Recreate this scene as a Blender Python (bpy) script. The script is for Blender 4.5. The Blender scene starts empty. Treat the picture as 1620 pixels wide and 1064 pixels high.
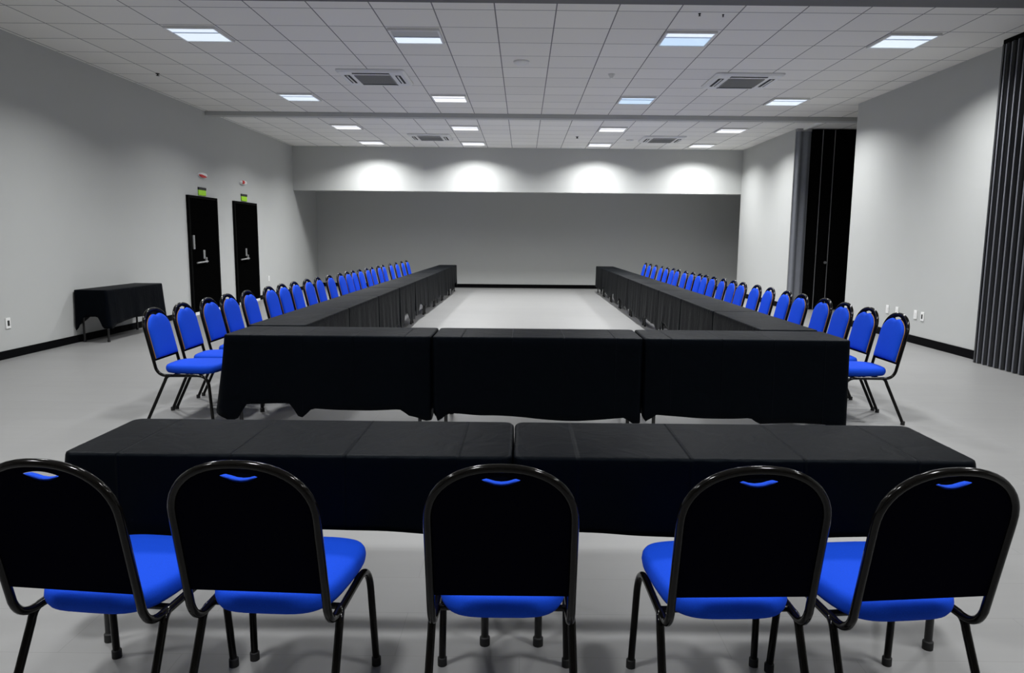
import bpy, bmesh, math, random
from mathutils import Vector, Matrix

random.seed(7)
PI = math.pi
S = bpy.context.scene
COL = S.collection

# ------------------------------------------------------------------ constants of the place
XL, XR = -6.23, 5.87          # side walls
ZC = 3.90                     # ceiling height
Y_SOFFIT, Y_BACK = 19.90, 22.10
Z_SOFFIT = 2.736
Y_FRONT = -4.0                # wall behind the camera
CAM_H = 1.5

# ------------------------------------------------------------------ materials
def nodes_of(name):
    m = bpy.data.materials.new(name)
    m.use_nodes = True
    nt = m.node_tree
    b = nt.nodes["Principled BSDF"]
    return m, nt, b

def simple(name, col, rough=0.5, metal=0.0, spec=0.5, coat=0.0, noise=0.0, nscale=40.0, bump=0.0, bscale=200.0):
    m, nt, b = nodes_of(name)
    b.inputs["Base Color"].default_value = (*col, 1)
    b.inputs["Roughness"].default_value = rough
    b.inputs["Metallic"].default_value = metal
    b.inputs["Specular IOR Level"].default_value = spec
    b.inputs["Coat Weight"].default_value = coat
    tc = nt.nodes.new("ShaderNodeTexCoord")
    if noise:
        n = nt.nodes.new("ShaderNodeTexNoise")
        n.inputs["Scale"].default_value = nscale
        n.inputs["Detail"].default_value = 4
        nt.links.new(tc.outputs["Object"], n.inputs["Vector"])
        r = nt.nodes.new("ShaderNodeMapRange")
        r.inputs["To Min"].default_value = 1 - noise
        r.inputs["To Max"].default_value = 1 + noise
        nt.links.new(n.outputs["Fac"], r.inputs["Value"])
        mx = nt.nodes.new("ShaderNodeMix")
        mx.data_type = 'RGBA'; mx.blend_type = 'MULTIPLY'
        mx.inputs["Factor"].default_value = 1
        mx.inputs["A"].default_value = (*col, 1)
        nt.links.new(r.outputs["Result"], mx.inputs["B"])
        nt.links.new(mx.outputs["Result"], b.inputs["Base Color"])
    if bump:
        n = nt.nodes.new("ShaderNodeTexNoise")
        n.inputs["Scale"].default_value = bscale
        n.inputs["Detail"].default_value = 3
        nt.links.new(tc.outputs["Object"], n.inputs["Vector"])
        bp = nt.nodes.new("ShaderNodeBump")
        bp.inputs["Strength"].default_value = bump
        bp.inputs["Distance"].default_value = 0.002
        nt.links.new(n.outputs["Fac"], bp.inputs["Height"])
        nt.links.new(bp.outputs["Normal"], b.inputs["Normal"])
    return m

def emission(name, col, s):
    m, nt, b = nodes_of(name)
    b.inputs["Base Color"].default_value = (0.8, 0.8, 0.8, 1)
    b.inputs["Emission Color"].default_value = (*col, 1)
    b.inputs["Emission Strength"].default_value = s
    return m

def math_node(nt, op, a=None, b=None, va=None, vb=None):
    n = nt.nodes.new("ShaderNodeMath"); n.operation = op
    if a is not None: nt.links.new(a, n.inputs[0])
    elif va is not None: n.inputs[0].default_value = va
    if b is not None: nt.links.new(b, n.inputs[1])
    elif vb is not None: n.inputs[1].default_value = vb
    return n.outputs[0]

def grid_mask(nt, coord, period, offset, width):
    """1 on the lines of a grid along one coordinate"""
    a = math_node(nt, 'SUBTRACT', a=coord, vb=offset)
    a = math_node(nt, 'DIVIDE', a=a, vb=period)
    a = math_node(nt, 'FRACT', a=a)
    a = math_node(nt, 'SUBTRACT', a=a, vb=0.5)
    a = math_node(nt, 'ABSOLUTE', a=a)
    return math_node(nt, 'GREATER_THAN', a=a, vb=0.5 - width / period / 2)

def ceiling_mat(name, xo, yo, col):
    m, nt, b = nodes_of(name)
    tc = nt.nodes.new("ShaderNodeTexCoord")
    sp = nt.nodes.new("ShaderNodeSeparateXYZ")
    nt.links.new(tc.outputs["Object"], sp.inputs[0])
    gx = grid_mask(nt, sp.outputs[0], 0.65, xo, 0.014)
    gy = grid_mask(nt, sp.outputs[1], 0.65, yo, 0.014)
    g = math_node(nt, 'MAXIMUM', a=gx, b=gy)
    # every tile a little different
    cx = math_node(nt, 'FLOOR', a=math_node(nt, 'DIVIDE', a=math_node(nt, 'SUBTRACT', a=sp.outputs[0], vb=xo), vb=0.65))
    cy = math_node(nt, 'FLOOR', a=math_node(nt, 'DIVIDE', a=math_node(nt, 'SUBTRACT', a=sp.outputs[1], vb=yo), vb=0.65))
    cm = nt.nodes.new("ShaderNodeCombineXYZ")
    nt.links.new(cx, cm.inputs[0]); nt.links.new(cy, cm.inputs[1])
    wn = nt.nodes.new("ShaderNodeTexWhiteNoise"); wn.noise_dimensions = '2D'
    nt.links.new(cm.outputs[0], wn.inputs["Vector"])
    r = nt.nodes.new("ShaderNodeMapRange")
    r.inputs["To Min"].default_value = 0.96; r.inputs["To Max"].default_value = 1.03
    nt.links.new(wn.outputs["Value"], r.inputs["Value"])
    tile = nt.nodes.new("ShaderNodeMix"); tile.data_type = 'RGBA'; tile.blend_type = 'MULTIPLY'
    tile.inputs["Factor"].default_value = 1
    tile.inputs["A"].default_value = (*col, 1)
    nt.links.new(r.outputs["Result"], tile.inputs["B"])
    mx = nt.nodes.new("ShaderNodeMix"); mx.data_type = 'RGBA'
    nt.links.new(g, mx.inputs["Factor"])
    nt.links.new(tile.outputs["Result"], mx.inputs["A"])
    mx.inputs["B"].default_value = (0.22, 0.22, 0.22, 1)
    nt.links.new(mx.outputs["Result"], b.inputs["Base Color"])
    b.inputs["Roughness"].default_value = 0.9
    b.inputs["Specular IOR Level"].default_value = 0.15
    n = nt.nodes.new("ShaderNodeTexNoise"); n.inputs["Scale"].default_value = 120
    nt.links.new(tc.outputs["Object"], n.inputs["Vector"])
    h = math_node(nt, 'SUBTRACT', a=math_node(nt, 'MULTIPLY', a=n.outputs["Fac"], vb=0.3), b=g)
    bp = nt.nodes.new("ShaderNodeBump"); bp.inputs["Strength"].default_value = 0.3; bp.inputs["Distance"].default_value = 0.004
    nt.links.new(h, bp.inputs["Height"]); nt.links.new(bp.outputs["Normal"], b.inputs["Normal"])
    return m

def floor_mat():
    m, nt, b = nodes_of("floor_vinyl")
    tc = nt.nodes.new("ShaderNodeTexCoord")
    mp = nt.nodes.new("ShaderNodeMapping"); mp.inputs["Rotation"].default_value = (0, 0, 0)
    nt.links.new(tc.outputs["Object"], mp.inputs["Vector"])
    br = nt.nodes.new("ShaderNodeTexBrick")
    br.offset = 0.37
    br.inputs["Scale"].default_value = 1.0
    br.inputs["Brick Width"].default_value = 1.22
    br.inputs["Row Height"].default_value = 0.305
    br.inputs["Mortar Size"].default_value = 0.0015
    br.inputs["Mortar Smooth"].default_value = 0.2
    br.inputs["Color1"].default_value = (0.222, 0.221, 0.218, 1)
    br.inputs["Color2"].default_value = (0.232, 0.231, 0.228, 1)
    br.inputs["Mortar"].default_value = (0.18, 0.178, 0.175, 1)
    nt.links.new(mp.outputs["Vector"], br.inputs["Vector"])
    mp2 = nt.nodes.new("ShaderNodeMapping"); mp2.inputs["Scale"].default_value = (0.7, 9, 1)
    nt.links.new(tc.outputs["Object"], mp2.inputs["Vector"])
    n = nt.nodes.new("ShaderNodeTexNoise"); n.inputs["Scale"].default_value = 1.6; n.inputs["Detail"].default_value = 6
    nt.links.new(mp2.outputs["Vector"], n.inputs["Vector"])
    r = nt.nodes.new("ShaderNodeMapRange"); r.inputs["To Min"].default_value = 0.95; r.inputs["To Max"].default_value = 1.05
    nt.links.new(n.outputs["Fac"], r.inputs["Value"])
    mx = nt.nodes.new("ShaderNodeMix"); mx.data_type = 'RGBA'; mx.blend_type = 'MULTIPLY'; mx.inputs["Factor"].default_value = 1
    nt.links.new(br.outputs["Color"], mx.inputs["A"]); nt.links.new(r.outputs["Result"], mx.inputs["B"])
    nt.links.new(mx.outputs["Result"], b.inputs["Base Color"])
    b.inputs["Roughness"].default_value = 0.42
    b.inputs["Specular IOR Level"].default_value = 0.4
    return m

def cloth_mat():
    m, nt, b = nodes_of("black_satin_cloth")
    b.inputs["Base Color"].default_value = (0.0005, 0.0009, 0.0019, 1)
    b.inputs["Roughness"].default_value = 0.50
    b.inputs["Specular IOR Level"].default_value = 0.05
    b.inputs["Specular Tint"].default_value = (0.7, 0.85, 1.0, 1)
    tc = nt.nodes.new("ShaderNodeTexCoord")
    sp = nt.nodes.new("ShaderNodeSeparateXYZ")
    nt.links.new(tc.outputs["Object"], sp.inputs[0])
    # pressed fold lines across the cloth, soft wrinkles, fine weave
    def ridge(coord, period, off, width):
        a = math_node(nt, 'DIVIDE', a=math_node(nt, 'SUBTRACT', a=coord, vb=off), vb=period)
        a = math_node(nt, 'ABSOLUTE', a=math_node(nt, 'SUBTRACT', a=math_node(nt, 'FRACT', a=a), vb=0.5))
        a = math_node(nt, 'SUBTRACT', va=0.5, b=a)
        a = math_node(nt, 'DIVIDE', a=a, vb=width / period)
        a = math_node(nt, 'MINIMUM', a=a, vb=1.0)
        return math_node(nt, 'SUBTRACT', va=1.0, b=a)
    rx = ridge(sp.outputs[0], 0.40, 0.205, 0.008)
    n1 = nt.nodes.new("ShaderNodeTexNoise"); n1.inputs["Scale"].default_value = 7; n1.inputs["Detail"].default_value = 3
    n1.inputs["Distortion"].default_value = 0.8
    nt.links.new(tc.outputs["Object"], n1.inputs["Vector"])
    h = math_node(nt, 'ADD', a=math_node(nt, 'MULTIPLY', a=rx, vb=0.5), b=math_node(nt, 'MULTIPLY', a=n1.outputs["Fac"], vb=1.1))
    bp = nt.nodes.new("ShaderNodeBump"); bp.inputs["Strength"].default_value = 0.75; bp.inputs["Distance"].default_value = 0.008
    nt.links.new(h, bp.inputs["Height"]); nt.links.new(bp.outputs["Normal"], b.inputs["Normal"])
    return m

def fabric_mat():
    m, nt, b = nodes_of("royal_blue_fabric")
    tc = nt.nodes.new("ShaderNodeTexCoord")
    n = nt.nodes.new("ShaderNodeTexNoise"); n.inputs["Scale"].default_value = 450; n.inputs["Detail"].default_value = 2
    nt.links.new(tc.outputs["Object"], n.inputs["Vector"])
    cr = nt.nodes.new("ShaderNodeValToRGB")
    cr.color_ramp.elements[0].color = (0.0050, 0.050, 0.47, 1); cr.color_ramp.elements[0].position = 0.3
    cr.color_ramp.elements[1].color = (0.0066, 0.064, 0.60, 1); cr.color_ramp.elements[1].position = 0.7
    nt.links.new(n.outputs["Fac"], cr.inputs["Fac"])
    nt.links.new(cr.outputs["Color"], b.inputs["Base Color"])
    b.inputs["Roughness"].default_value = 0.8
    b.inputs["Specular IOR Level"].default_value = 0.1
    bp = nt.nodes.new("ShaderNodeBump"); bp.inputs["Strength"].default_value = 0.25; bp.inputs["Distance"].default_value = 0.001
    nt.links.new(n.outputs["Fac"], bp.inputs["Height"]); nt.links.new(bp.outputs["Normal"], b.inputs["Normal"])
    return m

M = {}
M['wall'] = simple("painted_wall", (0.47, 0.478, 0.468), 0.75, spec=0.25, noise=0.015, nscale=3, bump=0.06, bscale=150)
M['floor'] = floor_mat()
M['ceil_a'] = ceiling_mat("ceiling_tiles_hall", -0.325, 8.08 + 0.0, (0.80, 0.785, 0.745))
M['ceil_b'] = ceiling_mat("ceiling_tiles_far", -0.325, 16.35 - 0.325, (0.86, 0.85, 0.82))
M['beam'] = simple("beam_paint", (0.45, 0.455, 0.45), 0.7, spec=0.25, noise=0.02, nscale=5)
M['near_beam'] = simple('near_beam_dark', (0.14, 0.14, 0.142), 0.6, spec=0.2, noise=0.05, nscale=5)  # tone of the near ceiling beam, set darker than the middle beam
M['base'] = simple("baseboard_black", (0.003, 0.003, 0.0035), 0.8, spec=0.04, noise=0.1, nscale=20)
M['cloth'] = cloth_mat()
M['blue'] = fabric_mat()
M['frame'] = simple("black_enamel_tube", (0.003, 0.0026, 0.0022), 0.12, spec=0.22, coat=0.0, noise=0.1, nscale=60)
M['tan'] = simple('tan_edge_band', (0.42, 0.22, 0.045), 0.5, noise=0.1, nscale=60)
M['shell'] = simple("black_back_shell", (0.003, 0.003, 0.007), 0.8, spec=0.0, bump=0.15, bscale=300)
M['rubber'] = simple("black_rubber", (0.008, 0.008, 0.008), 0.7, noise=0.1)
M['table_steel'] = simple("dark_table_steel", (0.012, 0.012, 0.012), 0.35, noise=0.1)
M['table_top'] = simple("table_laminate", (0.35, 0.33, 0.30), 0.5, noise=0.05, nscale=12)
M['door'] = simple("door_black", (0.0015, 0.0015, 0.0015), 0.9, spec=0.0, noise=0.1, nscale=8)
M['jamb'] = simple("door_frame_black", (0.004, 0.004, 0.004), 0.8, spec=0.02, noise=0.1, nscale=8)
M['steel'] = simple("brushed_steel", (0.62, 0.62, 0.62), 0.32, metal=0.8, noise=0.05, nscale=80)
M['white'] = simple("white_plastic", (0.80, 0.80, 0.79), 0.4, noise=0.02)
M['whitemet'] = simple("white_enamel", (0.74, 0.74, 0.73), 0.45, noise=0.02)
M['grille'] = simple("grey_filter_grille", (0.30, 0.30, 0.29), 0.7, noise=0.15, nscale=90)
M['dark'] = simple("dark_slot", (0.02, 0.02, 0.02), 0.8, noise=0.1)
M['lime'] = simple("lime_sign", (0.36, 0.72, 0.02), 0.5, noise=0.05)
M['red'] = simple("red_lens", (0.55, 0.03, 0.03), 0.3, noise=0.05)
M['pleat'] = simple("charcoal_pleated_vinyl", (0.016, 0.017, 0.020), 0.32, spec=0.6, noise=0.1, nscale=10)
M['curtain'] = simple('slate_grey_curtain', (0.20, 0.21, 0.235), 0.7, spec=0.2, noise=0.1, nscale=10)
M['edge'] = simple('slate_pleat_edge', (0.13, 0.135, 0.155), 0.45, spec=0.4, noise=0.08)
M['panel'] = simple("black_acoustic_panel", (0.001, 0.001, 0.001), 0.8, spec=0.05, noise=0.1)
M['alu'] = simple("aluminium_edge", (0.42, 0.42, 0.43), 0.4, metal=0.6, noise=0.05)
M['tube_cool'] = emission("lamp_diffuser_cool", (0.74, 0.86, 1.0), 0.80)
M['tube_warm'] = emission("lamp_diffuser_white", (0.97, 0.98, 1.0), 0.85)
M['tube_blue'] = emission("lamp_diffuser_blue", (0.50, 0.74, 1.0), 0.70)
M['tube_off'] = simple("lamp_diffuser_unlit", (0.50, 0.50, 0.48), 0.5, noise=0.05)
M['louvre'] = simple("lamp_louvre", (0.62, 0.68, 0.80), 0.35, metal=0.3, noise=0.03)

# ------------------------------------------------------------------ mesh helpers
def link(name, bm, mat, parent=None, loc=(0, 0, 0), rotz=0.0, smooth=False, angle=None):
    me = bpy.data.meshes.new(name)
    bmesh.ops.recalc_face_normals(bm, faces=bm.faces[:])
    bm.to_mesh(me); bm.free()
    me.materials.append(mat)
    o = bpy.data.objects.new(name, me)
    COL.objects.link(o)
    o.location = loc; o.rotation_euler = (0, 0, rotz)
    if parent is not None: o.parent = parent
    if smooth:
        for p in me.polygons: p.use_smooth = True
        if angle:
            try: me.set_sharp_from_angle(angle=math.radians(angle))
            except Exception: pass
    return o

def box(bm, x0, x1, y0, y1, z0, z1, bev=0.0, segs=2):
    vs = [bm.verts.new((x, y, z)) for z in (z0, z1) for y in (y0, y1) for x in (x0, x1)]
    F = [(0, 2, 3, 1), (4, 5, 7, 6), (0, 1, 5, 4), (2, 6, 7, 3), (0, 4, 6, 2), (1, 3, 7, 5)]
    fs = [bm.faces.new([vs[i] for i in f]) for f in F]
    if bev > 0:
        es = list({e for f in fs for e in f.edges})
        bmesh.ops.bevel(bm, geom=es, offset=bev, segments=segs, affect='EDGES', profile=0.5)
    return bm

def newbox(*a, **k):
    bm = bmesh.new(); box(bm, *a, **k); return bm

def tube(bm, pts, r, segs=10, closed=False, caps=True, r2=None):
    pts = [Vector(p) for p in pts]
    n = len(pts)
    rings = []
    prev = None
    for i, p in enumerate(pts):
        if closed: t = (pts[(i + 1) % n] - pts[i - 1]).normalized()
        elif i == 0: t = (pts[1] - pts[0]).normalized()
        elif i == n - 1: t = (pts[-1] - pts[-2]).normalized()
        else: t = ((pts[i + 1] - p).normalized() + (p - pts[i - 1]).normalized()).normalized()
        if prev is None:
            a = Vector((0, 0, 1)) if abs(t.z) < 0.9 else Vector((1, 0, 0))
            u = t.cross(a).normalized()
        else:
            u = (prev - t * prev.dot(t)).normalized()
        prev = u
        v = t.cross(u)
        rr = r if r2 is None else r + (r2 - r) * i / (n - 1)
        rings.append([bm.verts.new(p + (u * math.cos(2 * PI * k / segs) + v * math.sin(2 * PI * k / segs)) * rr) for k in range(segs)])
    m = n if closed else n - 1
    for i in range(m):
        a, b = rings[i], rings[(i + 1) % n]
        for k in range(segs):
            bm.faces.new((a[k], a[(k + 1) % segs], b[(k + 1) % segs], b[k]))
    if caps and not closed:
        bm.faces.new(rings[0][::-1]); bm.faces.new(rings[-1])
    return bm

def disc_stack(bm, prof, segs=24, cx=0, cy=0):
    """lathe about z: prof = [(r, z), ...]"""
    rings = []
    for r, z in prof:
        if r < 1e-5: rings.append([bm.verts.new((cx, cy, z))])
        else: rings.append([bm.verts.new((cx + r * math.cos(2 * PI * k / segs), cy + r * math.sin(2 * PI * k / segs), z)) for k in range(segs)])
    for a, b in zip(rings, rings[1:]):
        for k in range(segs):
            k2 = (k + 1) % segs
            q = [a[k % len(a)], a[k2 % len(a)], b[k2 % len(b)], b[k % len(b)]]
            q2 = []
            for v in q:
                if v not in q2: q2.append(v)
            if len(q2) > 2: bm.faces.new(q2)
    if len(rings[0]) > 1: bm.faces.new(rings[0][::-1])
    if len(rings[-1]) > 1: bm.faces.new(rings[-1])
    return bm

def rings_solid(bm, rings):
    """close a stack of equal-length rings of 3D points"""
    vr = [[bm.verts.new(p) for p in r] for r in rings]
    n = len(vr[0])
    for a, b in zip(vr, vr[1:]):
        for k in range(n):
            bm.faces.new((a[k], a[(k + 1) % n], b[(k + 1) % n], b[k]))
    bm.faces.new(vr[0][::-1]); bm.faces.new(vr[-1])
    return bm

def bez(p0, p1, p2, n=6):
    p0, p1, p2 = map(Vector, (p0, p1, p2))
    return [(1 - t) ** 2 * p0 + 2 * t * (1 - t) * p1 + t * t * p2 for t in [i / n for i in range(n + 1)]]

def thing(name, label, cat, loc=(0, 0, 0), rotz=0.0, group=None):
    o = bpy.data.objects.new(name, None)
    o.empty_display_size = 0.1
    COL.objects.link(o)
    o.location = loc; o.rotation_euler = (0, 0, rotz)
    tag(o, label, cat, group)
    return o

def tag(o, label, cat, group=None):
    o['label'] = label; o['category'] = cat
    if group: o['group'] = group
    return o

def struct(name, bm, mat, label=None, cat=None, **k):
    o = link(name, bm, mat, **k)
    o['kind'] = 'structure'
    if label: o['label'] = label
    if cat: o['category'] = cat
    return o

def copy_tree(o, parent=None):
    c = o.copy(); COL.objects.link(c)
    if parent is not None: c.parent = parent
    for ch in list(o.children): copy_tree(ch, c)
    return c

ORD = ['nearest', 'second', 'third', 'fourth', 'fifth', 'sixth', 'seventh', 'eighth', 'ninth', 'tenth', 'eleventh', 'twelfth',
       'thirteenth', 'fourteenth', 'fifteenth', 'sixteenth', 'seventeenth', 'eighteenth', 'nineteenth', 'twentieth',
       'twenty-first', 'twenty-second', 'farthest']

# ------------------------------------------------------------------ the room
T = 0.2
struct('floor', newbox(XL - T, XR + 1.6, Y_FRONT - T, Y_BACK + T, -0.1, 0), M['floor'], 'smooth light grey plank floor of the hall', 'floor')
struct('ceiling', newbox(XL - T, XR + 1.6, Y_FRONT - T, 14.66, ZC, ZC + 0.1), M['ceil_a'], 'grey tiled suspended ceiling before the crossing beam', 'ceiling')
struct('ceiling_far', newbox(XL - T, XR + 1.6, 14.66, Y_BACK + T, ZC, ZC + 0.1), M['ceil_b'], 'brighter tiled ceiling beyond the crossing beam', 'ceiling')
struct('wall_left', newbox(XL - T, XL, Y_FRONT - T, Y_BACK + T, 0, ZC), M['wall'], 'pale grey left wall with two black doors', 'wall')
struct('wall_back', newbox(XL, XR + 1.5, Y_BACK, Y_BACK + T, 0, ZC), M['wall'], 'grey end wall in the recess under the bulkhead', 'wall')
struct('wall_front', newbox(XL, XR + 0.5, Y_FRONT - T, Y_FRONT, 0, ZC), M['wall'], 'plain grey wall opposite the bulkhead', 'wall')
Y_O0, Y_O1 = 13.17, 16.12      # opening of the folding black panels in the right wall
struct('wall_right', newbox(XR, XR + 0.5, Y_FRONT, Y_O0, 0, ZC), M['wall'], 'pale grey right wall between pleated partition and black recess', 'wall')
struct('wall_right_far', newbox(XR, XR + 0.5, Y_O1, Y_SOFFIT + 0.02, 0, ZC), M['wall'], 'short bright wall right of the bulkhead', 'wall')
struct('wall_recess', newbox(XR + 1.53, XR + 1.6, Y_O0 - 0.2, Y_O1 + 0.2, 0, ZC), M['panel'], 'dark back of the recess in the right wall', 'wall')
struct('wall_recess_end', newbox(XR + 0.5, XR + 1.53, Y_O1 + 0.02, Y_O1 + 0.2, 0, ZC), M['panel'])
struct('wall_recess_near', newbox(XR + 0.5, XR + 1.53, Y_O0 - 0.2, Y_O0 - 0.02, 0, ZC), M['panel'])
struct('wall_alcove', newbox(XR + 0.95, XR + 1.1, Y_SOFFIT - 0.3, Y_BACK, 0, ZC), M['wall'])
struct('wall_alcove_return', newbox(XR + 0.3, XR + 1.1, Y_SOFFIT - 0.4, Y_SOFFIT - 0.05, 0, ZC), M['wall'])
struct('trim_1', newbox(XL, XR + 1.0, Y_SOFFIT, Y_SOFFIT + 0.30, Z_SOFFIT, ZC), M['wall'], 'pale bulkhead across the far end with four scallops of light', 'bulkhead')
struct('trim_2', newbox(XL, XR + 1.53, 14.55, 14.75, 3.82, ZC), M['beam'], 'thin grey beam crossing the middle of the ceiling', 'beam')
struct('trim_3', newbox(XL, XR, 6.95, 7.56, 3.81, ZC), M['near_beam'], 'dark beam along the top edge of the photo', 'beam')
# baseboards
BB = 0.10
def bb(name, *a):
    struct(name, newbox(*a, bev=0.004), M['base'], None, None)
bm = bmesh.new()
D1 = (13.55, 14.83); D2 = (15.70, 17.02)
for y0, y1 in ((Y_FRONT, D1[0] - 0.05), (D1[1] + 0.05, D2[0] - 0.05), (D2[1] + 0.05, Y_BACK)):
    box(bm, XL, XL + 0.016, y0, y1, 0, BB)
struct('baseboard_left', bm, M['base'], 'black baseboard along the left wall', 'baseboard')
struct('baseboard_back', newbox(XL + 0.016, XR + 0.95, Y_BACK - 0.016, Y_BACK, 0, 0.11), M['base'], 'black baseboard along the end wall', 'baseboard')
bm = bmesh.new()
box(bm, XR - 0.018, XR, 8.9, Y_O0, 0, 0.115); box(bm, XR - 0.018, XR, Y_O1, Y_SOFFIT, 0, 0.115)
struct('baseboard_right', bm, M['base'], 'black baseboard along the right wall', 'baseboard')

# doors on the left wall ------------------------------------------------
def door(n, y0, y1, plate, label):
    d = link('door_%d' % n, newbox(XL, XL + 0.035, y0 + 0.05, y1 - 0.05, 0.05, 2.19), M['door'])
    d['kind'] = 'structure'; d['label'] = label; d['category'] = 'door'
    bm = bmesh.new()
    box(bm, XL, XL + 0.05, y0, y0 + 0.05, 0, 2.24); box(bm, XL, XL + 0.05, y1 - 0.05, y1, 0, 2.24)
    box(bm, XL, XL + 0.05, y0 + 0.05, y1 - 0.05, 2.19, 2.24)
    link('door_frame', bm, M['jamb'], d)
    bm = bmesh.new()
    yc = y0 + 0.56
    link('threshold', newbox(XL, XL + 0.06, y0 + 0.05, y1 - 0.05, 0, 0.05), M['white'], d)
    X = XL + 0.035
    box(bm, X, X + 0.012, yc - 0.02, yc + 0.06, 1.05, 1.22, bev=0.004)
    box(bm, X + 0.012, X + 0.05, yc + 0.02, yc + 0.05, 0.97, 1.08, bev=0.004)
    pts = [(X + 0.05, yc + 0.06, 1.0), (X + 0.06, yc - 0.05, 0.998), (X + 0.06, yc - 0.42, 0.985)]
    tube(bm, pts, 0.016)
    link('handle', bm, M['steel'], d, smooth=True, angle=40)
    if plate:
        link('pull_bar', newbox(X, X + 0.03, y0 + 0.10, y0 + 0.16, 1.24, 1.50, bev=0.006), M['steel'], d)
    return d
door(1, *D1, True, 'black left wall door nearer the covered side table')
door(2, *D2, False, 'black left wall door farther from the covered side table')

def exit_sign(yc, label):
    t = thing('exit_sign', label, 'sign', (XL, yc, 2.26), group='exit signs over the doors')
    link('sign_plate', newbox(0, 0.02, -0.16, 0.16, 0.0, 0.105, bev=0.006), M['lime'], t)
    link('top_strip', newbox(0, 0.026, -0.165, 0.165, 0.105, 0.155, bev=0.004), M['dark'], t)
exit_sign(14.23, 'lime green sign with black top above the nearer black door')
exit_sign(16.35, 'lime green sign with black top above the farther black door')

def alarm(yc, zc, w, label, style):
    t = thing('mounted_emergency_light', label, 'emergency light', (XL, yc, zc), group='emergency lights above the door signs')
    bm = bmesh.new()
    rings = []
    for x, s in ((0, 1.0), (0.035, 1.0), (0.055, 0.85), (0.065, 0.55)):
        rings.append([(x, w * s * math.cos(a), 0.048 * s * math.sin(a)) for a in [2 * PI * k / 24 for k in range(24)]])
    rings_solid(bm, rings)
    link('housing', bm, M['white'], t, smooth=True, angle=50)
    bm = bmesh.new()
    if style == 0:
        rings = []
        for x, s in ((0.03, 1.03), (0.06, 0.92), (0.068, 0.6)):
            r = []
            for k in range(17):
                a = PI + (PI - 0.7) * k / 16 - 0.1
                r.append((x, w * s * math.cos(a), 0.05 * s * math.sin(a)))
            rings.append(r)
        rings_solid(bm, rings)
    else:
        rings = []
        for x, s in ((0.03, 1.0), (0.07, 0.9), (0.082, 0.5)):
            rings.append([(x, -w * 0.45 + 0.06 * s * math.cos(a), 0.042 * s * math.sin(a)) for a in [2 * PI * k / 16 for k in range(16)]])
        rings_solid(bm, rings)
    link('red_lens', bm, M['red'], t, smooth=True, angle=50)
alarm(14.26, 2.65, 0.17, 'white oval emergency light with red lower lens above the nearer door', 0)
alarm(16.31, 2.665, 0.17, 'white oval emergency light with dark red side lens above the farther door', 1)

# wall plates -----------------------------------------------------------
def plate(side, y, z, label, slot=True, w=0.04, h=0.065, grp=None):
    x = XL if side < 0 else XR
    t = thing('wall_socket', label, 'wall socket', (x, y, z), 0 if side < 0 else PI, grp)
    link('cover_plate', newbox(0, 0.012, -w, w, -h, h, bev=0.004), M['white'], t)
    if slot:
        link('outlet', newbox(0.012, 0.015, -w * 0.42, w * 0.42, -h * 0.5, h * 0.5), M['dark'], t)
    else:
        link('outlet', newbox(0.012, 0.016, -w * 0.5, w * 0.5, -h * 0.5, h * 0.5, bev=0.002), M['whitemet'], t)
plate(-1, 8.69, 0.425, 'white wall socket low on the left wall at the photo edge')
plate(-1, 17.75, 0.47, 'small white wall plate beyond the farther black door', slot=False)
plate(1, 11.60, 0.43, 'white wall plate on the right wall, farthest of the four', slot=False)
plate(1, 11.30, 0.43, 'white wall plate on the right wall, second from the far end', slot=False)
plate(1, 10.76, 0.43, 'white wall plate right beside the slotted socket on the right wall', slot=False)
plate(1, 10.57, 0.42, 'white wall socket with dark slot, nearest of the four on the right wall')

# black recess in the right wall ------------------------------------------
def leaf(x0, x1, y, label, knob=False, edge=True):
    t = thing('partition_panel', label, 'partition panel', ((x0 + x1) / 2, y, 0), 0, 'tall black panels in the recess')
    h = (x1 - x0) / 2
    link('leaf', newbox(-h, h - 0.014, -0.035, 0.035, 0.01, ZC - 0.02), M['panel'], t)
    link('edge_strip', newbox(h - 0.014, h - 0.001, -0.04, 0.035, 0.01, ZC - 0.02), M['alu'] if edge else M['panel'], t)
    if knob:
        bm = bmesh.new()
        tube(bm, [(h - 0.075, -0.03, 1.04), (h - 0.075, -0.08, 1.04)], 0.012)
        tube(bm, [(h - 0.075, -0.08, 1.04), (h - 0.075, -0.105, 1.04)], 0.03)
        link('knob', bm, M['steel'], t, smooth=True, angle=40)
leaf(6.205, 6.44, 16.06, 'narrow tall black panel beside the grey curtain in the recess')
leaf(6.445, 6.70, 16.06, 'tall black panel with a small knob in the middle of the recess', True)
leaf(6.705, 7.38, 16.06, 'widest tall black panel, rightmost in the recess', False, False)
struct('trim_4', newbox(XR + 0.10, XR + 0.15, 14.78, 15.95, ZC - 0.045, ZC - 0.002), M['white'], 'white rail on the ceiling over the black recess', 'rail')
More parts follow.
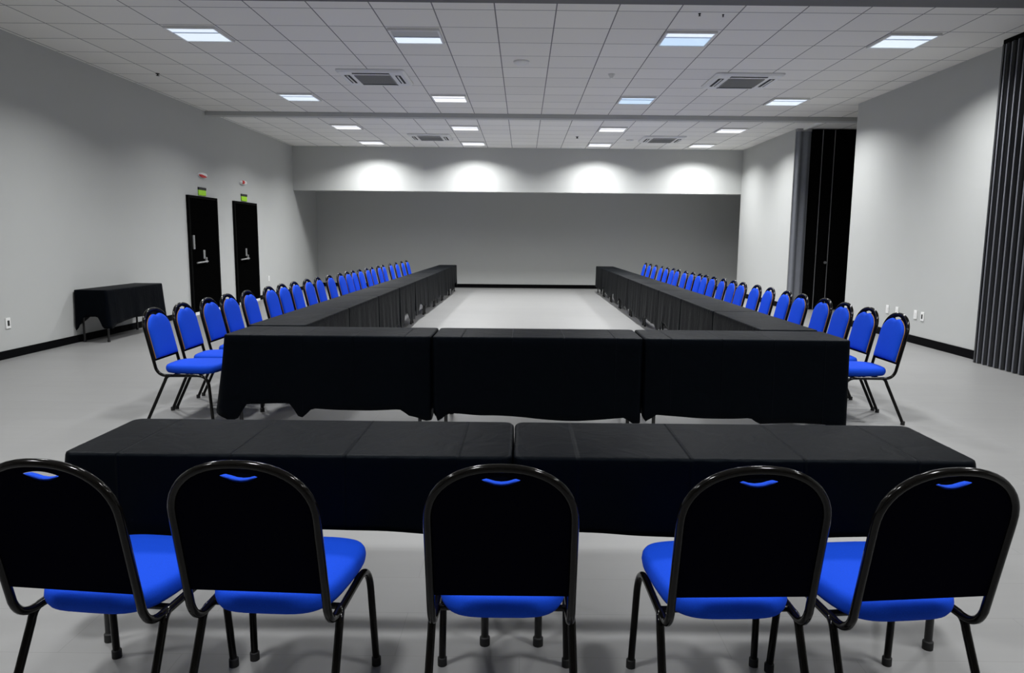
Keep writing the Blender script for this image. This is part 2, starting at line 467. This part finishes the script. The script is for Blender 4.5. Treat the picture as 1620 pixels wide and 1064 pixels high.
# grey pleated stack at the far side of the recess
def pleats(name, x0, y0, x1, y1, n, amp, z0, z1, mat, parent=None, thick=0.012, sharp=False):
    bm = bmesh.new()
    d = Vector((x1 - x0, y1 - y0, 0)); L = d.length; d.normalize(); nn = Vector((-d.y, d.x, 0))
    per = 10; N = n * per
    pts = []
    for i in range(N + 1):
        s = i / N
        ph = 2 * PI * n * s
        w = math.cos(ph)
        if sharp: w = math.copysign(abs(w) ** 0.6, w)
        pts.append(Vector((x0, y0, 0)) + d * (L * s) + nn * amp * w)
    nrm = []
    for i in range(N + 1):
        t = (pts[min(i + 1, N)] - pts[max(i - 1, 0)]).normalized()
        nrm.append(Vector((-t.y, t.x, 0)))
    loops = [p + q * thick / 2 for p, q in zip(pts, nrm)] + [p - q * thick / 2 for p, q in zip(pts[::-1], nrm[::-1])]
    rings_solid(bm, [[(p.x, p.y, z) for p in loops] for z in (z0, z1)])
    return link(name, bm, mat, parent, smooth=True, angle=50)
t = thing('curtain', 'grey curtain hanging beside the black recess panels', 'curtain', (XR + 0.17, 16.05, 0))
c = pleats('curtain_cloth', -0.17, 0.0, 0.15, 0.0, 2, 0.022, 0.01, ZC - 0.06, M['curtain'], t)
link('curtain_rail', newbox(-0.17, 0.15, -0.02, 0.02, ZC - 0.06, ZC - 0.002), M['alu'], t)
# pleated partition at the right edge
t = thing('folding_partition', 'dark grey pleated folding partition at the right edge', 'folding partition', (XR - 0.10, 9.02, 0))
pleats('pleated_cover', 0.0, 0.0, 0.0, -3.0, 27, 0.060, 0.005, ZC - 0.05, M['pleat'], t, thick=0.006)
bm = bmesh.new()
for k in range(27):
    yy = -3.0 * (k + 0.5) / 27
    box(bm, -0.074, -0.062, yy - 0.011, yy + 0.011, 0.01, ZC - 0.06, bev=0.003)
link('pleat_edge', bm, M['edge'], t)
link('top_track', newbox(-0.06, 0.06, -3.0, 0.02, ZC - 0.05, ZC - 0.002), M['jamb'], t)
link('lead_post', newbox(-0.06, 0.09, 0.0, 0.03, 0.0, ZC - 0.05), M['pleat'], t)

# ------------------------------------------------------------------ ceiling fittings
def troffer(x, y, mats, label, power, cut=-0.10):
    t = thing('ceiling_light', label, 'ceiling light', (x, y, ZC), 0, 'recessed square ceiling lights')
    h = 0.30
    bm = bmesh.new()
    for a in ((-h, h, -h, -h + 0.025), (-h, h, h - 0.025, h), (-h, -h + 0.025, -h + 0.025, h - 0.025), (h - 0.025, h, -h + 0.025, h - 0.025)):
        box(bm, *a, -0.028, -0.001)
    link('light_frame', bm, M['whitemet'], t)
    for k, mt in enumerate(mats):
        y0 = -h + 0.027 if k == 0 else cut + 0.015
        y1 = cut - 0.015 if k == 0 else h - 0.027
        link('diffuser', newbox(-h + 0.027, h - 0.027, y0, y1, -0.02, -0.004), mt, t)
    link('divider', newbox(-h + 0.025, h - 0.025, cut - 0.013, cut + 0.013, -0.026, -0.003), M['louvre'], t)
    li = bpy.data.lights.new('ceiling_lamp', 'AREA')
    li.shape = 'SQUARE'; li.size = 0.40
    li.energy = power; li.spread = math.radians(SPREAD)
    li.color = (0.985, 0.995, 1.0)
    lo = bpy.data.objects.new('ceiling_lamp', li); COL.objects.link(lo)
    lo.parent = t; lo.location = (0, 0, -0.035)
SPREAD = 142
LX = [-3.90, -1.30, 1.93, 4.53]
PW = 82
side = ['leftmost', 'second from left', 'third from left', 'rightmost']
for r, (Y, rowname) in enumerate([(9.08, 'in the row nearest the camera'), (12.98, 'in the row just before the crossing beam'),
                                  (16.36, 'in the row just beyond the crossing beam'), (18.98, 'in the row beside the bulkhead'), (5.18, 'in the row above the middle cross tables'),
                                  (1.28, 'in the row above the front tables')]):
    for i, X in enumerate(LX):
        mats = [M['tube_cool'], M['tube_cool']]
        if r == 0 and i == 1: mats = [M['tube_off'], M['tube_cool']]
        if r == 0 and i == 2: mats = [M['tube_cool'], M['tube_blue']]
        if r == 1 and i == 1: mats = [M['tube_warm'], M['tube_warm']]
        if r == 1 and i == 2: mats = [M['tube_blue'], M['tube_blue']]
        if r in (2, 3): mats = [M['tube_warm'], M['tube_warm']]
        look = 'half-dark square ceiling light' if (r, i) == (0, 1) else 'bright square ceiling light'
        troffer(X, Y, mats, '%s, %s %s' % (look, side[i], rowname), PW * {(0, 1): 0.7, (1, 0): 0.75}.get((r, i), (1, 1, 1, 1, 0.68, 0.70)[r]), 0.0 if (r, i) == (0, 1) else -0.10)

def cassette(x, y, label):
    t = thing('air_conditioner', label, 'air conditioner', (x, y, ZC), 0, 'ceiling cassette air conditioners')
    h = 0.50
    bm = bmesh.new()
    rings = []
    def rr(s, z, c=0.05):
        out = []
        for sx, sy, a0 in ((1, 1, 0), (-1, 1, PI / 2), (-1, -1, PI), (1, -1, 1.5 * PI)):
            for k in range(4):
                a = a0 + PI / 2 * k / 3
                out.append((sx * (s - c) + c * math.cos(a), sy * (s - c) + c * math.sin(a), z))
        return out
    rings_solid(bm, [rr(h, -0.001), rr(h, -0.02), rr(h - 0.03, -0.042), rr(0.30, -0.042, 0.02)])
    link('cover_frame', bm, M['whitemet'], t)
    g = newbox(-0.27, 0.27, -0.27, 0.27, -0.052, -0.040, bev=0.004)
    gr = link('intake_grille', g, M['grille'], t)
    bm = bmesh.new()
    for k in range(12):
        yy = -0.25 + 0.5 * k / 11
        box(bm, -0.26, 0.26, yy - 0.006, yy + 0.006, -0.058, -0.052)
    link('grille_bar', bm, M['grille'], gr)
    for a in range(4):
        bm = newbox(-0.27, 0.27, 0.335, 0.415, -0.046, -0.041)
        o = link('air_outlet', bm, M['dark'], t); o.rotation_euler = (0, 0, a * PI / 2)
        v = newbox(-0.265, 0.265, 0.362, 0.385, -0.056, -0.045, bev=0.003)
        link('louver_flap', v, M['whitemet'], o)
cassette(-2.25, 11.35, 'square air conditioner cassette left of centre before the beam')
cassette(3.27, 11.35, 'square air conditioner cassette right of centre before the beam')
cassette(-2.25, 17.85, 'square air conditioner cassette left of centre beyond the beam')
cassette(3.30, 17.85, 'square air conditioner cassette right of centre beyond the beam')

bm = bmesh.new(); disc_stack(bm, [(0.11, 0), (0.11, -0.018), (0.095, -0.032), (0.04, -0.036), (0, -0.036)])
tag(link('smoke_detector', bm, M['whitemet'], loc=(-0.05, 10.32, ZC - 0.0005), smooth=True, angle=40), 'flat round white disc on the middle of the ceiling', 'smoke detector')
bm = bmesh.new(); disc_stack(bm, [(0.05, 0), (0.05, -0.01), (0.038, -0.03), (0.018, -0.06), (0, -0.065)])
tag(link('motion_sensor', bm, M['whitemet'], loc=(1.27, 11.03, ZC - 0.0005), smooth=True, angle=40), 'small grey cone shaped sensor on the ceiling right of the disc', 'sensor')
bm = bmesh.new(); disc_stack(bm, [(0.09, 0), (0.09, -0.012), (0.07, -0.03), (0, -0.032)])
tag(link('smoke_detector', bm, M['whitemet'], loc=(2.57, 18.1, ZC - 0.0005), smooth=True, angle=40), 'small round disc left of the far right air conditioner', 'smoke detector')
def sprink(x, y, label, r=0.014):
    bm = bmesh.new(); disc_stack(bm, [(r, 0), (r, -0.008), (r * 0.4, -0.012), (r * 0.4, -0.012 - r * 0.6), (r * 0.9, -0.014 - r * 0.6), (r * 0.9, -0.018 - r * 0.6)], 12)
    tag(link('sprinkler_head', bm, M['dark'], loc=(x, y, ZC - 0.0005)), label, 'sprinkler', 'sprinkler heads')
sprink(1.86, 8.13, 'small black sprinkler head by the dark beam, left one of the pair')
sprink(2.12, 8.16, 'small black sprinkler head by the dark beam, right one of the pair', 0.011)
sprink(-5.51, 11.28, 'small black sprinkler head on the ceiling near the left wall', 0.028)
sprink(1.25, 17.62, 'small black sprinkler head beyond the crossing beam', 0.035)

# ------------------------------------------------------------------ tables and cloths
TH = 0.735        # table top height, cloth adds its own thickness

def table(loc, rotz, L, W, label, grp, rc=0.03):
    t = thing('folding_table', label, 'table', loc, rotz, grp)
    def top(ins, z):
        out = []
        for sx, sy, a0 in ((1, 1, 0), (-1, 1, PI / 2), (-1, -1, PI), (1, -1, 1.5 * PI)):
            for k in range(6):
                a = a0 + PI / 2 * k / 5
                out.append((sx * (L / 2 - rc) + (rc - ins) * math.cos(a), sy * (W / 2 - rc) + (rc - ins) * math.sin(a), z))
        return out
    bm = bmesh.new()
    rings_solid(bm, [top(0.004, TH - 0.028), top(0.001, TH - 0.025), top(0.001, TH - 0.008), top(0.003, TH - 0.004), top(0.009, TH)])
    link('table_top', bm, M['table_top'], t)
    for sx in (-1, 1):
        for sy in (-1, 1):
            bm = bmesh.new()
            x = sx * (L / 2 - 0.09); y = sy * (W / 2 - 0.05)
            tube(bm, [(x, y, TH - 0.03), (x, y, 0.02)], 0.0145, 10)
            lg = link('leg', bm, M['table_steel'], t, smooth=True, angle=40)
            bm = bmesh.new(); disc_stack(bm, [(0.019, 0), (0.019, 0.03), (0.0146, 0.034)], 12, x, y)
            link('foot', bm, M['rubber'], lg, smooth=True, angle=40)
    bm = bmesh.new()
    for sx in (-1, 1):
        x = sx * (L / 2 - 0.09)
        tube(bm, [(x, -W / 2 + 0.05, TH - 0.06), (x, W / 2 - 0.05, TH - 0.06)], 0.012, 8)
    for sy in (-1, 1):
        box(bm, -L / 2 + 0.06, L / 2 - 0.06, sy * (W / 2 - 0.04) - 0.01, sy * (W / 2 - 0.04) + 0.01, TH - 0.07, TH - 0.03)
    link('under_frame', bm, M['table_steel'], t)
    return t

def lerp_pts(pts, t):
    if t <= pts[0][0]: return pts[0][1]
    for (a, va), (b, vb) in zip(pts, pts[1:]):
        if t <= b:
            s = (t - a) / (b - a) if b > a else 1
            s = s * s * (3 - 2 * s)
            return va + (vb - va) * s
    return pts[-1][1]

def cloth(loc, rotz, L, W, sides, label, grp, seed, rc=0.03, rough_edge=0.0):
    """sides: front(-y), right(+x), back(+y), left(-x); each {drop:[(t,d)..], flare:[(t,f)..], fold:amp}
    t runs counter-clockwise along the side from 0 to 1"""
    rnd = random.Random(seed)
    l, w = L / 2 + 0.004, W / 2 + 0.004
    pts = []   # (x, y, nx, ny, drop, flare, fold, s)
    corners = [(-l, -w), (l, -w), (l, w), (-l, w)]
    nrm = [(0, -1), (1, 0), (0, 1), (-1, 0)]
    s = 0.0
    for k in range(4):
        a, b = corners[k], corners[(k + 1) % 4]
        ln = math.hypot(b[0] - a[0], b[1] - a[1])
        d = ((b[0] - a[0]) / ln, (b[1] - a[1]) / ln)
        n = max(6, int(ln / 0.035))
        sd = sides[k]
        for i in range(n + 1):
            t = i / n
            q = rc + (ln - 2 * rc) * t
            pts.append((a[0] + d[0] * q, a[1] + d[1] * q, nrm[k][0], nrm[k][1], lerp_pts(sd['drop'], t), lerp_pts(sd['flare'], t), sd.get('fold', 0.006), s + q))
        s += ln
        # rounded corner
        n0, n1 = nrm[k], nrm[(k + 1) % 4]
        cx = b[0] - d[0] * rc - n0[0] * rc + 0; cy = b[1] - d[1] * rc - n0[1] * rc
        nx = sides[(k + 1) % 4]
        d0, d1 = lerp_pts(sd['drop'], 1), lerp_pts(nx['drop'], 0)
        f0, f1 = lerp_pts(sd['flare'], 1), lerp_pts(nx['flare'], 0)
        for i in range(1, 5):
            t = i / 5
            a_ = PI / 2 * t
            vx = n0[0] * math.cos(a_) + n1[0] * math.sin(a_); vy = n0[1] * math.cos(a_) + n1[1] * math.sin(a_)
            pts.append((cx + vx * rc, cy + vy * rc, vx, vy, d0 + (d1 - d0) * t, f0 + (f1 - f0) * t, min(sd.get('fold', .006), nx.get('fold', .006)), s))
    ph = [rnd.uniform(0, 6.28) for _ in range(4)]
    levels = [(-0.016, 0.0, None), (-0.006, -0.0012, None), (0.0, -0.005, None), (0.003, -0.013, None)] + [(None, None, u) for u in (0.08, 0.2, 0.35, 0.5, 0.65, 0.8, 0.92, 1.0)]
    bm = bmesh.new()
    rings = []
    for off, dz, u in levels:
        ring = []
        for (x, y, nx, ny, dr, fl, fo, s_) in pts:
            if u is None:
                j = rough_edge * math.sin(s_ * 90 + ph[0]) * math.sin(s_ * 31 + ph[1]) if off >= 0 else 0
                ring.append((x + nx * (off), y + ny * (off), dz + j))
            else:
                wave = math.sin(s_ * 11 + ph[0]) * 0.6 + math.sin(s_ * 23 + ph[1]) * 0.4
                o = 0.004 + fl * u ** 1.15 + fo * (wave + 0.6) * u
                hem = dr + 0.012 * math.sin(s_ * 5 + ph[2]) * (1 if dr > 0.15 else 0)
                ring.append((x + nx * o, y + ny * o, -0.013 - (hem - 0.013) * u))
        rings.append(ring)
    vr = [[bm.verts.new(p) for p in r] for r in rings]
    n = len(vr[0])
    for a, b in zip(vr, vr[1:]):
        for k in range(n):
            bm.faces.new((a[k], b[k], b[(k + 1) % n], a[(k + 1) % n]))
    bm.faces.new(vr[0])
    me_o = link('tablecloth', bm, M['cloth'], None, loc, rotz, smooth=True, angle=70)
    md = me_o.modifiers.new('thickness', 'SOLIDIFY'); md.thickness = 0.0022; md.offset = -1
    tag(me_o, label, 'tablecloth', grp)
    return me_o

def const(d, f=0.01, fold=0.006):
    return {'drop': [(0, d)], 'flare': [(0, f)], 'fold': fold}
TUCK = {'drop': [(0, 0.28), (0.5, 0.26), (1, 0.28)], 'flare': [(0, 0.0)], 'fold': 0.0}
ZT = TH + 0.0032

# ---- front pair of tables
FW = 0.49
for i, (xa, xb) in enumerate([(-1.625, -0.030), (-0.030, 1.62)]):
    cx = (xa + xb) / 2; L = xb - xa - 0.018
    who = ['left', 'right'][i]
    table((cx, 2.715, 0), 0, L, FW, 'folding table under the %s cloth of the front pair' % who, 'front pair of tables')
    end = {'drop': [(0, 0.33), (0.5, 0.29), (1, 0.36)], 'flare': [(0, 0.05), (0.5, 0.015), (1, 0.05)], 'fold': 0.008}
    fr = [{'drop': [(0, 0.36), (0.12, 0.29), (0.5, 0.275), (0.9, 0.285), (1, 0.27)], 'flare': [(0, 0.05), (0.1, 0.01), (0.97, 0.01), (1, 0)], 'fold': 0.005},
          {'drop': [(0, 0.28), (0.3, 0.275), (0.85, 0.285), (1, 0.36)], 'flare': [(0, 0), (0.03, 0.01), (0.9, 0.01), (1, 0.05)], 'fold': 0.005}][i]
    bk = {'drop': [(0, 0.30), (0.5, 0.28), (1, 0.30)], 'flare': [(0, 0.0), (0.05, 0.02), (0.95, 0.02), (1, 0)], 'fold': 0.0}
    sides = [fr, end if i == 1 else TUCK, bk, end if i == 0 else TUCK]
    cloth((cx, 2.715, ZT), 0, L, FW, sides,
          ['black creased cloth on the left table of the front pair', 'black smooth cloth on the right table of the front pair'][i],
          'black cloths on the front pair', 11 + i, rc=0.04, rough_edge=0.0022)

# ---- middle cross row of three tables
MW = 0.56
MY = 5.86
for i, (xa, xb) in enumerate([(-2.33, -0.715), (-0.70, 0.94), (0.955, 2.56)]):
    cx = (xa + xb) / 2; L = xb - xa - 0.012
    who = ['left', 'centre', 'right'][i]
    table((cx, MY, 0), 0, L, MW, 'folding table under the %s cloth of the middle cross row' % who, 'three tables of the middle cross row')
    TUCKM = {'drop': [(0, 0.68), (0.5, 0.64), (1, 0.60)], 'flare': [(0, 0.0)], 'fold': 0.0}
    frs = [{'drop': [(0, 0.68), (0.035, 0.66), (0.09, 0.55), (0.3, 0.55), (0.36, 0.66), (0.43, 0.58), (0.86, 0.575), (0.93, 0.64), (1, 0.68)],
            'flare': [(0, 0.03), (0.08, 0.015), (0.9, 0.015), (1, 0.0)], 'fold': 0.006},
           {'drop': [(0, 0.66), (0.06, 0.60), (0.25, 0.63), (0.6, 0.65), (0.93, 0.63), (1, 0.69)], 'flare': [(0, 0.0), (0.1, 0.012), (0.9, 0.012), (1, 0.0)], 'fold': 0.004},
           {'drop': [(0, 0.66), (0.05, 0.61), (0.52, 0.62), (0.58, 0.67), (0.9, 0.67), (1, 0.71)], 'flare': [(0, 0.0), (0.1, 0.012), (1, 0.012)], 'fold': 0.005}]
    endl = {'drop': [(0, 0.32), (0.7, 0.42), (1, 0.62)], 'flare': [(0, 0.02), (0.6, 0.09), (1, 0.09)], 'fold': 0.012}
    endr = {'drop': [(0, 0.69), (0.4, 0.6), (1, 0.35)], 'flare': [(0, 0.008)], 'fold': 0.006}
    bk = {'drop': [(0, 0.14)], 'flare': [(0, 0.0)], 'fold': 0.0}
    sides = [frs[i], endr if i == 2 else TUCKM, bk, endl if i == 0 else TUCKM]
    cloth((cx, MY, ZT), 0, L, MW, sides,
          ['long black cloth on the left table of the middle cross row', 'long black cloth on the centre table of the middle cross row',
           'long black cloth on the right table of the middle cross row'][i], 'black cloths on the middle cross row', 31 + i, rc=0.035)

# ---- two long rows running to the far end
RW = 0.48
RP = 1.60
Y0 = 6.22
NROW = 9
rorder = ['nearest', 'second', 'third', 'fourth', 'fifth', 'sixth', 'seventh', 'eighth', 'farthest']
for sgn, xc, who in ((-1, -2.13, 'left'), (1, 2.315, 'right')):
    for k in range(NROW):
        yc = Y0 + RP * (k + 0.5)
        L = RP - 0.018
        table((xc, yc, 0), PI / 2, L, RW - 0.01, 'folding table under the %s black cloth of the long %s row' % (rorder[k], who), 'tables of the long %s row' % who)
        rnd = random.Random(100 * k + sgn)
        # local frame turned 90 degrees: local +x -> world +y, local -y (front) -> world +x
        def hang():
            p = [(0, 0.64 + rnd.uniform(-0.05, 0.05))]
            tt = 0.14
            p.append((tt, 0.58 + rnd.uniform(-.05, .05)))
            p.append((0.32, 0.55 + rnd.uniform(-0.1, 0.05)))
            p.append((0.62, 0.58 + rnd.uniform(-0.12, 0.06)))
            p.append((0.86, 0.58 + rnd.uniform(-.05, .05)))
            p.append((1, 0.65 + rnd.uniform(-0.05, 0.05)))
            return {'drop': p, 'flare': [(0, 0.0), (0.15, 0.012), (0.85, 0.012), (1, 0.0)], 'fold': 0.012}
        outer = {'drop': [(0, 0.23)], 'flare': [(0, 0.004)], 'fold': 0.002}
        ends = {'drop': [(0, 0.60), (0.5, 0.55), (1, 0.62)], 'flare': [(0, 0.02)], 'fold': 0.008}
        inner = hang()
        s_front, s_back = (inner, outer) if sgn < 0 else (outer, inner)
        if k == NROW - 1:
            ends = {'drop': [(0, 0.60 if sgn < 0 else 0.25), (0.5, 0.5), (1, 0.25 if sgn < 0 else 0.60)], 'flare': [(0, 0.02)], 'fold': 0.008}
        sides = [s_front, ends if k == NROW - 1 else TUCK, s_back, TUCK]
        cloth((xc, yc, ZT), PI / 2, L, RW, sides, '%s black cloth of the long %s row of tables' % (rorder[k], who),
              'black cloths of the long %s row' % who, 200 + k + 50 * sgn, rc=0.018)

# ---- side table against the left wall
table((-5.985, 10.775, 0), PI / 2, 1.58, 0.44, 'folding table with bare legs under the black cloth by the left wall', 'side table')
e1 = {'drop': [(0, 0.55), (0.3, 0.36), (0.7, 0.36), (1, 0.53)], 'flare': [(0, 0.03), (0.3, 0.01), (0.7, 0.01), (1, 0.03)], 'fold': 0.008}
cloth((-5.985, 10.775, ZT), PI / 2, 1.58, 0.44,
      [{'drop': [(0, 0.53), (0.1, 0.48), (0.5, 0.46), (0.9, 0.48), (1, 0.53)], 'flare': [(0, 0.04), (0.15, 0.015), (0.85, 0.015), (1, 0.04)], 'fold': 0.01},
       e1, {'drop': [(0, 0.45), (0.5, 0.3), (1, 0.5)], 'flare': [(0, 0.002)], 'fold': 0.0}, e1],
      'black cloth on the lone side table against the left wall', 'side table cloth', 77, rc=0.03)

# ------------------------------------------------------------------ the chair
LEAN = math.atan2(0.09, 0.405)
def bp(x, v, off=0.0):
    """point in the plane of the back: v up along it, off to the front"""
    return Vector((x, -0.245 - math.sin(LEAN) * v + math.cos(LEAN) * off, 0.50 + math.cos(LEAN) * v + math.sin(LEAN) * off))

def make_chair():
    t = thing('banquet_chair', '', 'chair')
    TR = 0.0125
    # back frame: one tube up one post, over the arch and down the other
    A, B, V0 = 0.200, 0.165, 0.245
    half = [Vector((-A, -0.105, 0.386))] + bez((-A, -0.150, 0.386), (-A, -0.212, 0.386), bp(-A, -0.055), 7)
    half += [bp(-A, 0.06), bp(-A, 0.16)]
    arch = []
    for k in range(25):
        a = PI - PI * k / 24
        e = 2 / 2.25
        ca, sa = math.cos(a), math.sin(a)
        arch.append(bp(A * math.copysign(abs(ca) ** e, ca), V0 + B * abs(sa) ** e))
    path = half + arch + [Vector((-p.x, p.y, p.z)) for p in reversed(half)]
    bm = bmesh.new(); tube(bm, path, TR, 10)
    link('back_frame', bm, M['frame'], t, smooth=True, angle=50)
    # shell with the hand hole
    bm = bmesh.new()
    outer = [(-0.196, 0.0), (0.196, 0.0)]
    for k in range(25):
        a = PI * k / 24
        e = 2 / 2.25
        ca, sa = math.cos(a), math.sin(a)
        outer.append((0.196 * math.copysign(abs(ca) ** e, ca), V0 + 0.161 * abs(sa) ** e))
    hole = []
    HW = 0.056
    for k in range(13):
        x = -HW + 2 * HW * k / 12
        hole.append((x, 0.352 + 0.022 * (x / HW) ** 2))
    for k in range(1, 12):
        x = HW - 2 * HW * k / 12
        hole.append((x, 0.386 - 0.012 * (x / HW) ** 2))
    def fill(loops):
        es = []
        for lp in loops:
            vs = [bm.verts.new(bp(x, v, -0.002)) for x, v in lp]
            es += [bm.edges.new((vs[i], vs[(i + 1) % len(vs)])) for i in range(len(vs))]
        bmesh.ops.triangle_fill(bm, use_beauty=True, use_dissolve=False, edges=es)
    fill([outer, hole])
    r = bmesh.ops.extrude_face_region(bm, geom=bm.faces[:])
    dv = bp(0, 0, 0.008) - bp(0, 0, 0)
    bmesh.ops.translate(bm, vec=dv, verts=[g for g in r['geom'] if isinstance(g, bmesh.types.BMVert)])
    sh = link('backrest', bm, M['shell'], t, smooth=True, angle=35)
    # blue pad on the front of the shell
    pad = []
    for k in range(9): pad.append((-0.176 + 0.352 * k / 8, 0.016))
    for k in range(1, 4): pad.append((0.176, 0.016 + 0.229 * k / 4))
    for k in range(33):
        a = PI * k / 32
        x = 0.176 * math.cos(a); v = V0 + 0.128 * math.sin(a)
        if abs(x) < 0.075:
            v = min(v, 0.3560 + 0.020 * (min(abs(x), 0.06) / 0.056) ** 2 + max(0, abs(x) - 0.06) * 0.3)
        pad.append((x, v))
    for k in range(3, 0, -1): pad.append((-0.176, 0.016 + 0.229 * k / 4))
    cv = 0.20
    bm = bmesh.new()
    rings = []
    for sc, off in ((1.0, 0.0065), (1.0, 0.020), (0.975, 0.029), (0.93, 0.034), (0.8, 0.039), (0.5, 0.043)):
        rings.append([bp(x * sc, cv + (v - cv) * sc, off) for x, v in pad])
    rings_solid(bm, rings)
    link('back_pad', bm, M['blue'], sh, smooth=True, angle=60)
    bm = bmesh.new()
    rings_solid(bm, [[bp(x * sc, cv + (v - cv) * sc - (0.005 if abs(x) < 0.062 and v > 0.3 else 0), off) for x, v in pad] for sc, off in ((1.002, 0.0062), (1.007, 0.008), (1.007, 0.012), (1.002, 0.0135))])
    link('edge_band', bm, M['tan'], sh, smooth=True, angle=60)
    # seat cushion
    out = []
    def superpt(a):
        e = 2 / 4.0
        ca, sa = math.cos(a), math.sin(a)
        x = math.copysign(abs(ca) ** e, ca); y = math.copysign(abs(sa) ** e, sa)
        return x, y
    for k in range(48):
        x, y = superpt(2 * PI * k / 48)
        hw = 0.205 + 0.015 * y if y > 0 else 0.205 + 0.022 * y
        out.append((x * hw, 0.02 + 0.222 * y))
    bm = bmesh.new()
    rings = []
    for ins, z in ((0.86, 0.396), (0.95, 0.402), (0.985, 0.415), (1.0, 0.432), (0.99, 0.448), (0.96, 0.459), (0.90, 0.466), (0.7, 0.471), (0.35, 0.473)):
        rings.append([(x * ins, 0.02 + (y - 0.02) * ins, z) for x, y in out])
    rings_solid(bm, rings)
    link('seat', bm, M['blue'], t, smooth=True, angle=60)
    # under-seat cross bars
    bm = bmesh.new()
    for y in (-0.10, 0.10):
        tube(bm, [(-0.203, y, 0.386), (0.203, y, 0.386)], 0.0105, 8)
    link('crossbar', bm, M['frame'], t, smooth=True, angle=50)
    # legs
    for s in (-1, 1):
        x = 0.203 * s
        pts = [Vector((x, -0.115, 0.386)), Vector((x, 0.02, 0.387))] + bez((x, 0.10, 0.387), (x + 0.004 * s, 0.178, 0.387), (x + 0.008 * s, 0.190, 0.300), 8) + [Vector((x + 0.017 * s, 0.213, 0.012))]
        bm = bmesh.new(); tube(bm, pts, TR, 10)
        lg = link('leg', bm, M['frame'], t, smooth=True, angle=50)
        f = pts[-1]
        bm = bmesh.new(); disc_stack(bm, [(0.0165, 0), (0.0165, 0.028), (0.0128, 0.032)], 12, f.x, f.y)
        link('foot', bm, M['rubber'], lg, smooth=True, angle=40)
        xo = 0.209 * s
        pts = [Vector((x, -0.095, 0.386))] + bez((x, -0.118, 0.386), (xo, -0.148, 0.386), (xo, -0.160, 0.345), 6) + [Vector((0.217 * s, -0.315, 0.012))]
        bm = bmesh.new(); tube(bm, pts, TR, 10)
        lg = link('leg', bm, M['frame'], t, smooth=True, angle=50)
        f = pts[-1]
        bm = bmesh.new(); disc_stack(bm, [(0.0165, 0), (0.0165, 0.028), (0.0128, 0.032)], 12, f.x, f.y)
        link('foot', bm, M['rubber'], lg, smooth=True, angle=40)
    return t

proto = make_chair()
first = [True]
def chair(x, y, rz, label, grp):
    c = proto if first[0] else copy_tree(proto)
    first[0] = False
    c.location = (x, y, 0); c.rotation_euler = (0, 0, rz)
    c['label'] = label; c['group'] = grp
    return c

# five chairs at the front tables, backs to the camera
FRONT = [(-1.245, 2.18, -6), (-0.737, 2.185, -3), (-0.053, 2.175, 0), (0.622, 2.18, 2), (1.12, 2.18, 6)]
pos = ['leftmost', 'second from the left', 'middle one', 'second from the right', 'rightmost']
for (x, y, a), p in zip(FRONT, pos):
    chair(x, y, math.radians(a), 'black-backed banquet chair facing the front tables, %s of five' % p, 'chairs at the front tables')

# the two long rows
LEFT_PX = [225, 272, 317, 350, 382, 418, 441, 461.6, 484, 501, 518.6, 536, 548, 558, 569, 579.5, 589, 599, 607, 618, 627, 637, 645]
RIGHT_PX = [1443, 1394, 1352, 1316.5, 1280, 1253, 1225, 1203.7, 1182, 1166, 1150, 1134, 1121, 1110.5, 1099, 1087.5, 1076, 1067, 1058.5, 1049.7, 1039, 1030.5, 1022.5]
def even(v):   # smooth the spacing a little, keep at least a chair's width
    out = v[:]
    for i in range(1, len(out)):
        out[i] = max(out[i], out[i - 1] + 0.492)
    return out
ly = even([3.0 * 1145 / (829 - p) + 0.21 for p in LEFT_PX])
ry = even([3.14 * 1145 / (p - 829) + 0.21 for p in RIGHT_PX])
rj = random.Random(5)
for k, y in enumerate(ly):
    chair(-2.70 + rj.uniform(-0.01, 0.01), y, -PI / 2 + rj.uniform(-0.02, 0.02), 'blue padded banquet chair of the long left row, %s from the camera' % (ORD[k] if k else 'first') if k < 22 else
          'blue padded banquet chair at the far end of the long left row', 'chairs of the long left row')
for k, y in enumerate(ry):
    chair(2.845 + rj.uniform(-0.01, 0.01), y, PI / 2 + rj.uniform(-0.02, 0.02), 'blue padded banquet chair of the long right row, %s from the camera' % (ORD[k] if k else 'first') if k < 22 else
          'blue padded banquet chair at the far end of the long right row', 'chairs of the long right row')

# ------------------------------------------------------------------ world, camera, view
w = bpy.data.worlds.new('world'); S.world = w
w.use_nodes = True
w.node_tree.nodes['Background'].inputs[0].default_value = (0.5, 0.55, 0.6, 1)
w.node_tree.nodes['Background'].inputs[1].default_value = 0.0

F_PX, CX, CY = 1145.0, 826.5, 532.0
pitch = math.atan(155 / F_PX); roll = 0.0097
f0 = Vector((0, math.cos(pitch), -math.sin(pitch))); u0 = Vector((0, math.sin(pitch), math.cos(pitch))); r0 = Vector((1, 0, 0))
R = r0 * math.cos(roll) + u0 * math.sin(roll); U = u0 * math.cos(roll) - r0 * math.sin(roll)
cd = bpy.data.cameras.new('camera')
cam = bpy.data.objects.new('camera', cd); COL.objects.link(cam)
cam.matrix_world = Matrix(((R.x, U.x, -f0.x, 0), (R.y, U.y, -f0.y, 0), (R.z, U.z, -f0.z, CAM_H), (0, 0, 0, 1)))
cd.sensor_fit = 'HORIZONTAL'; cd.sensor_width = 36
cd.lens = F_PX / 1620 * 36
cd.shift_x = -(CX - 810) / 1620
cd.shift_y = (CY - 532) / 1620
cd.clip_start = 0.02
S.camera = cam

S.view_settings.view_transform = 'Standard'
S.view_settings.look = 'None'
S.view_settings.gamma = 1.0
S.view_settings.exposure = 0.0
S.view_settings.use_curve_mapping = False
S.cycles.use_denoising = True
S.cycles.max_bounces = 8
S.cycles.diffuse_bounces = 5
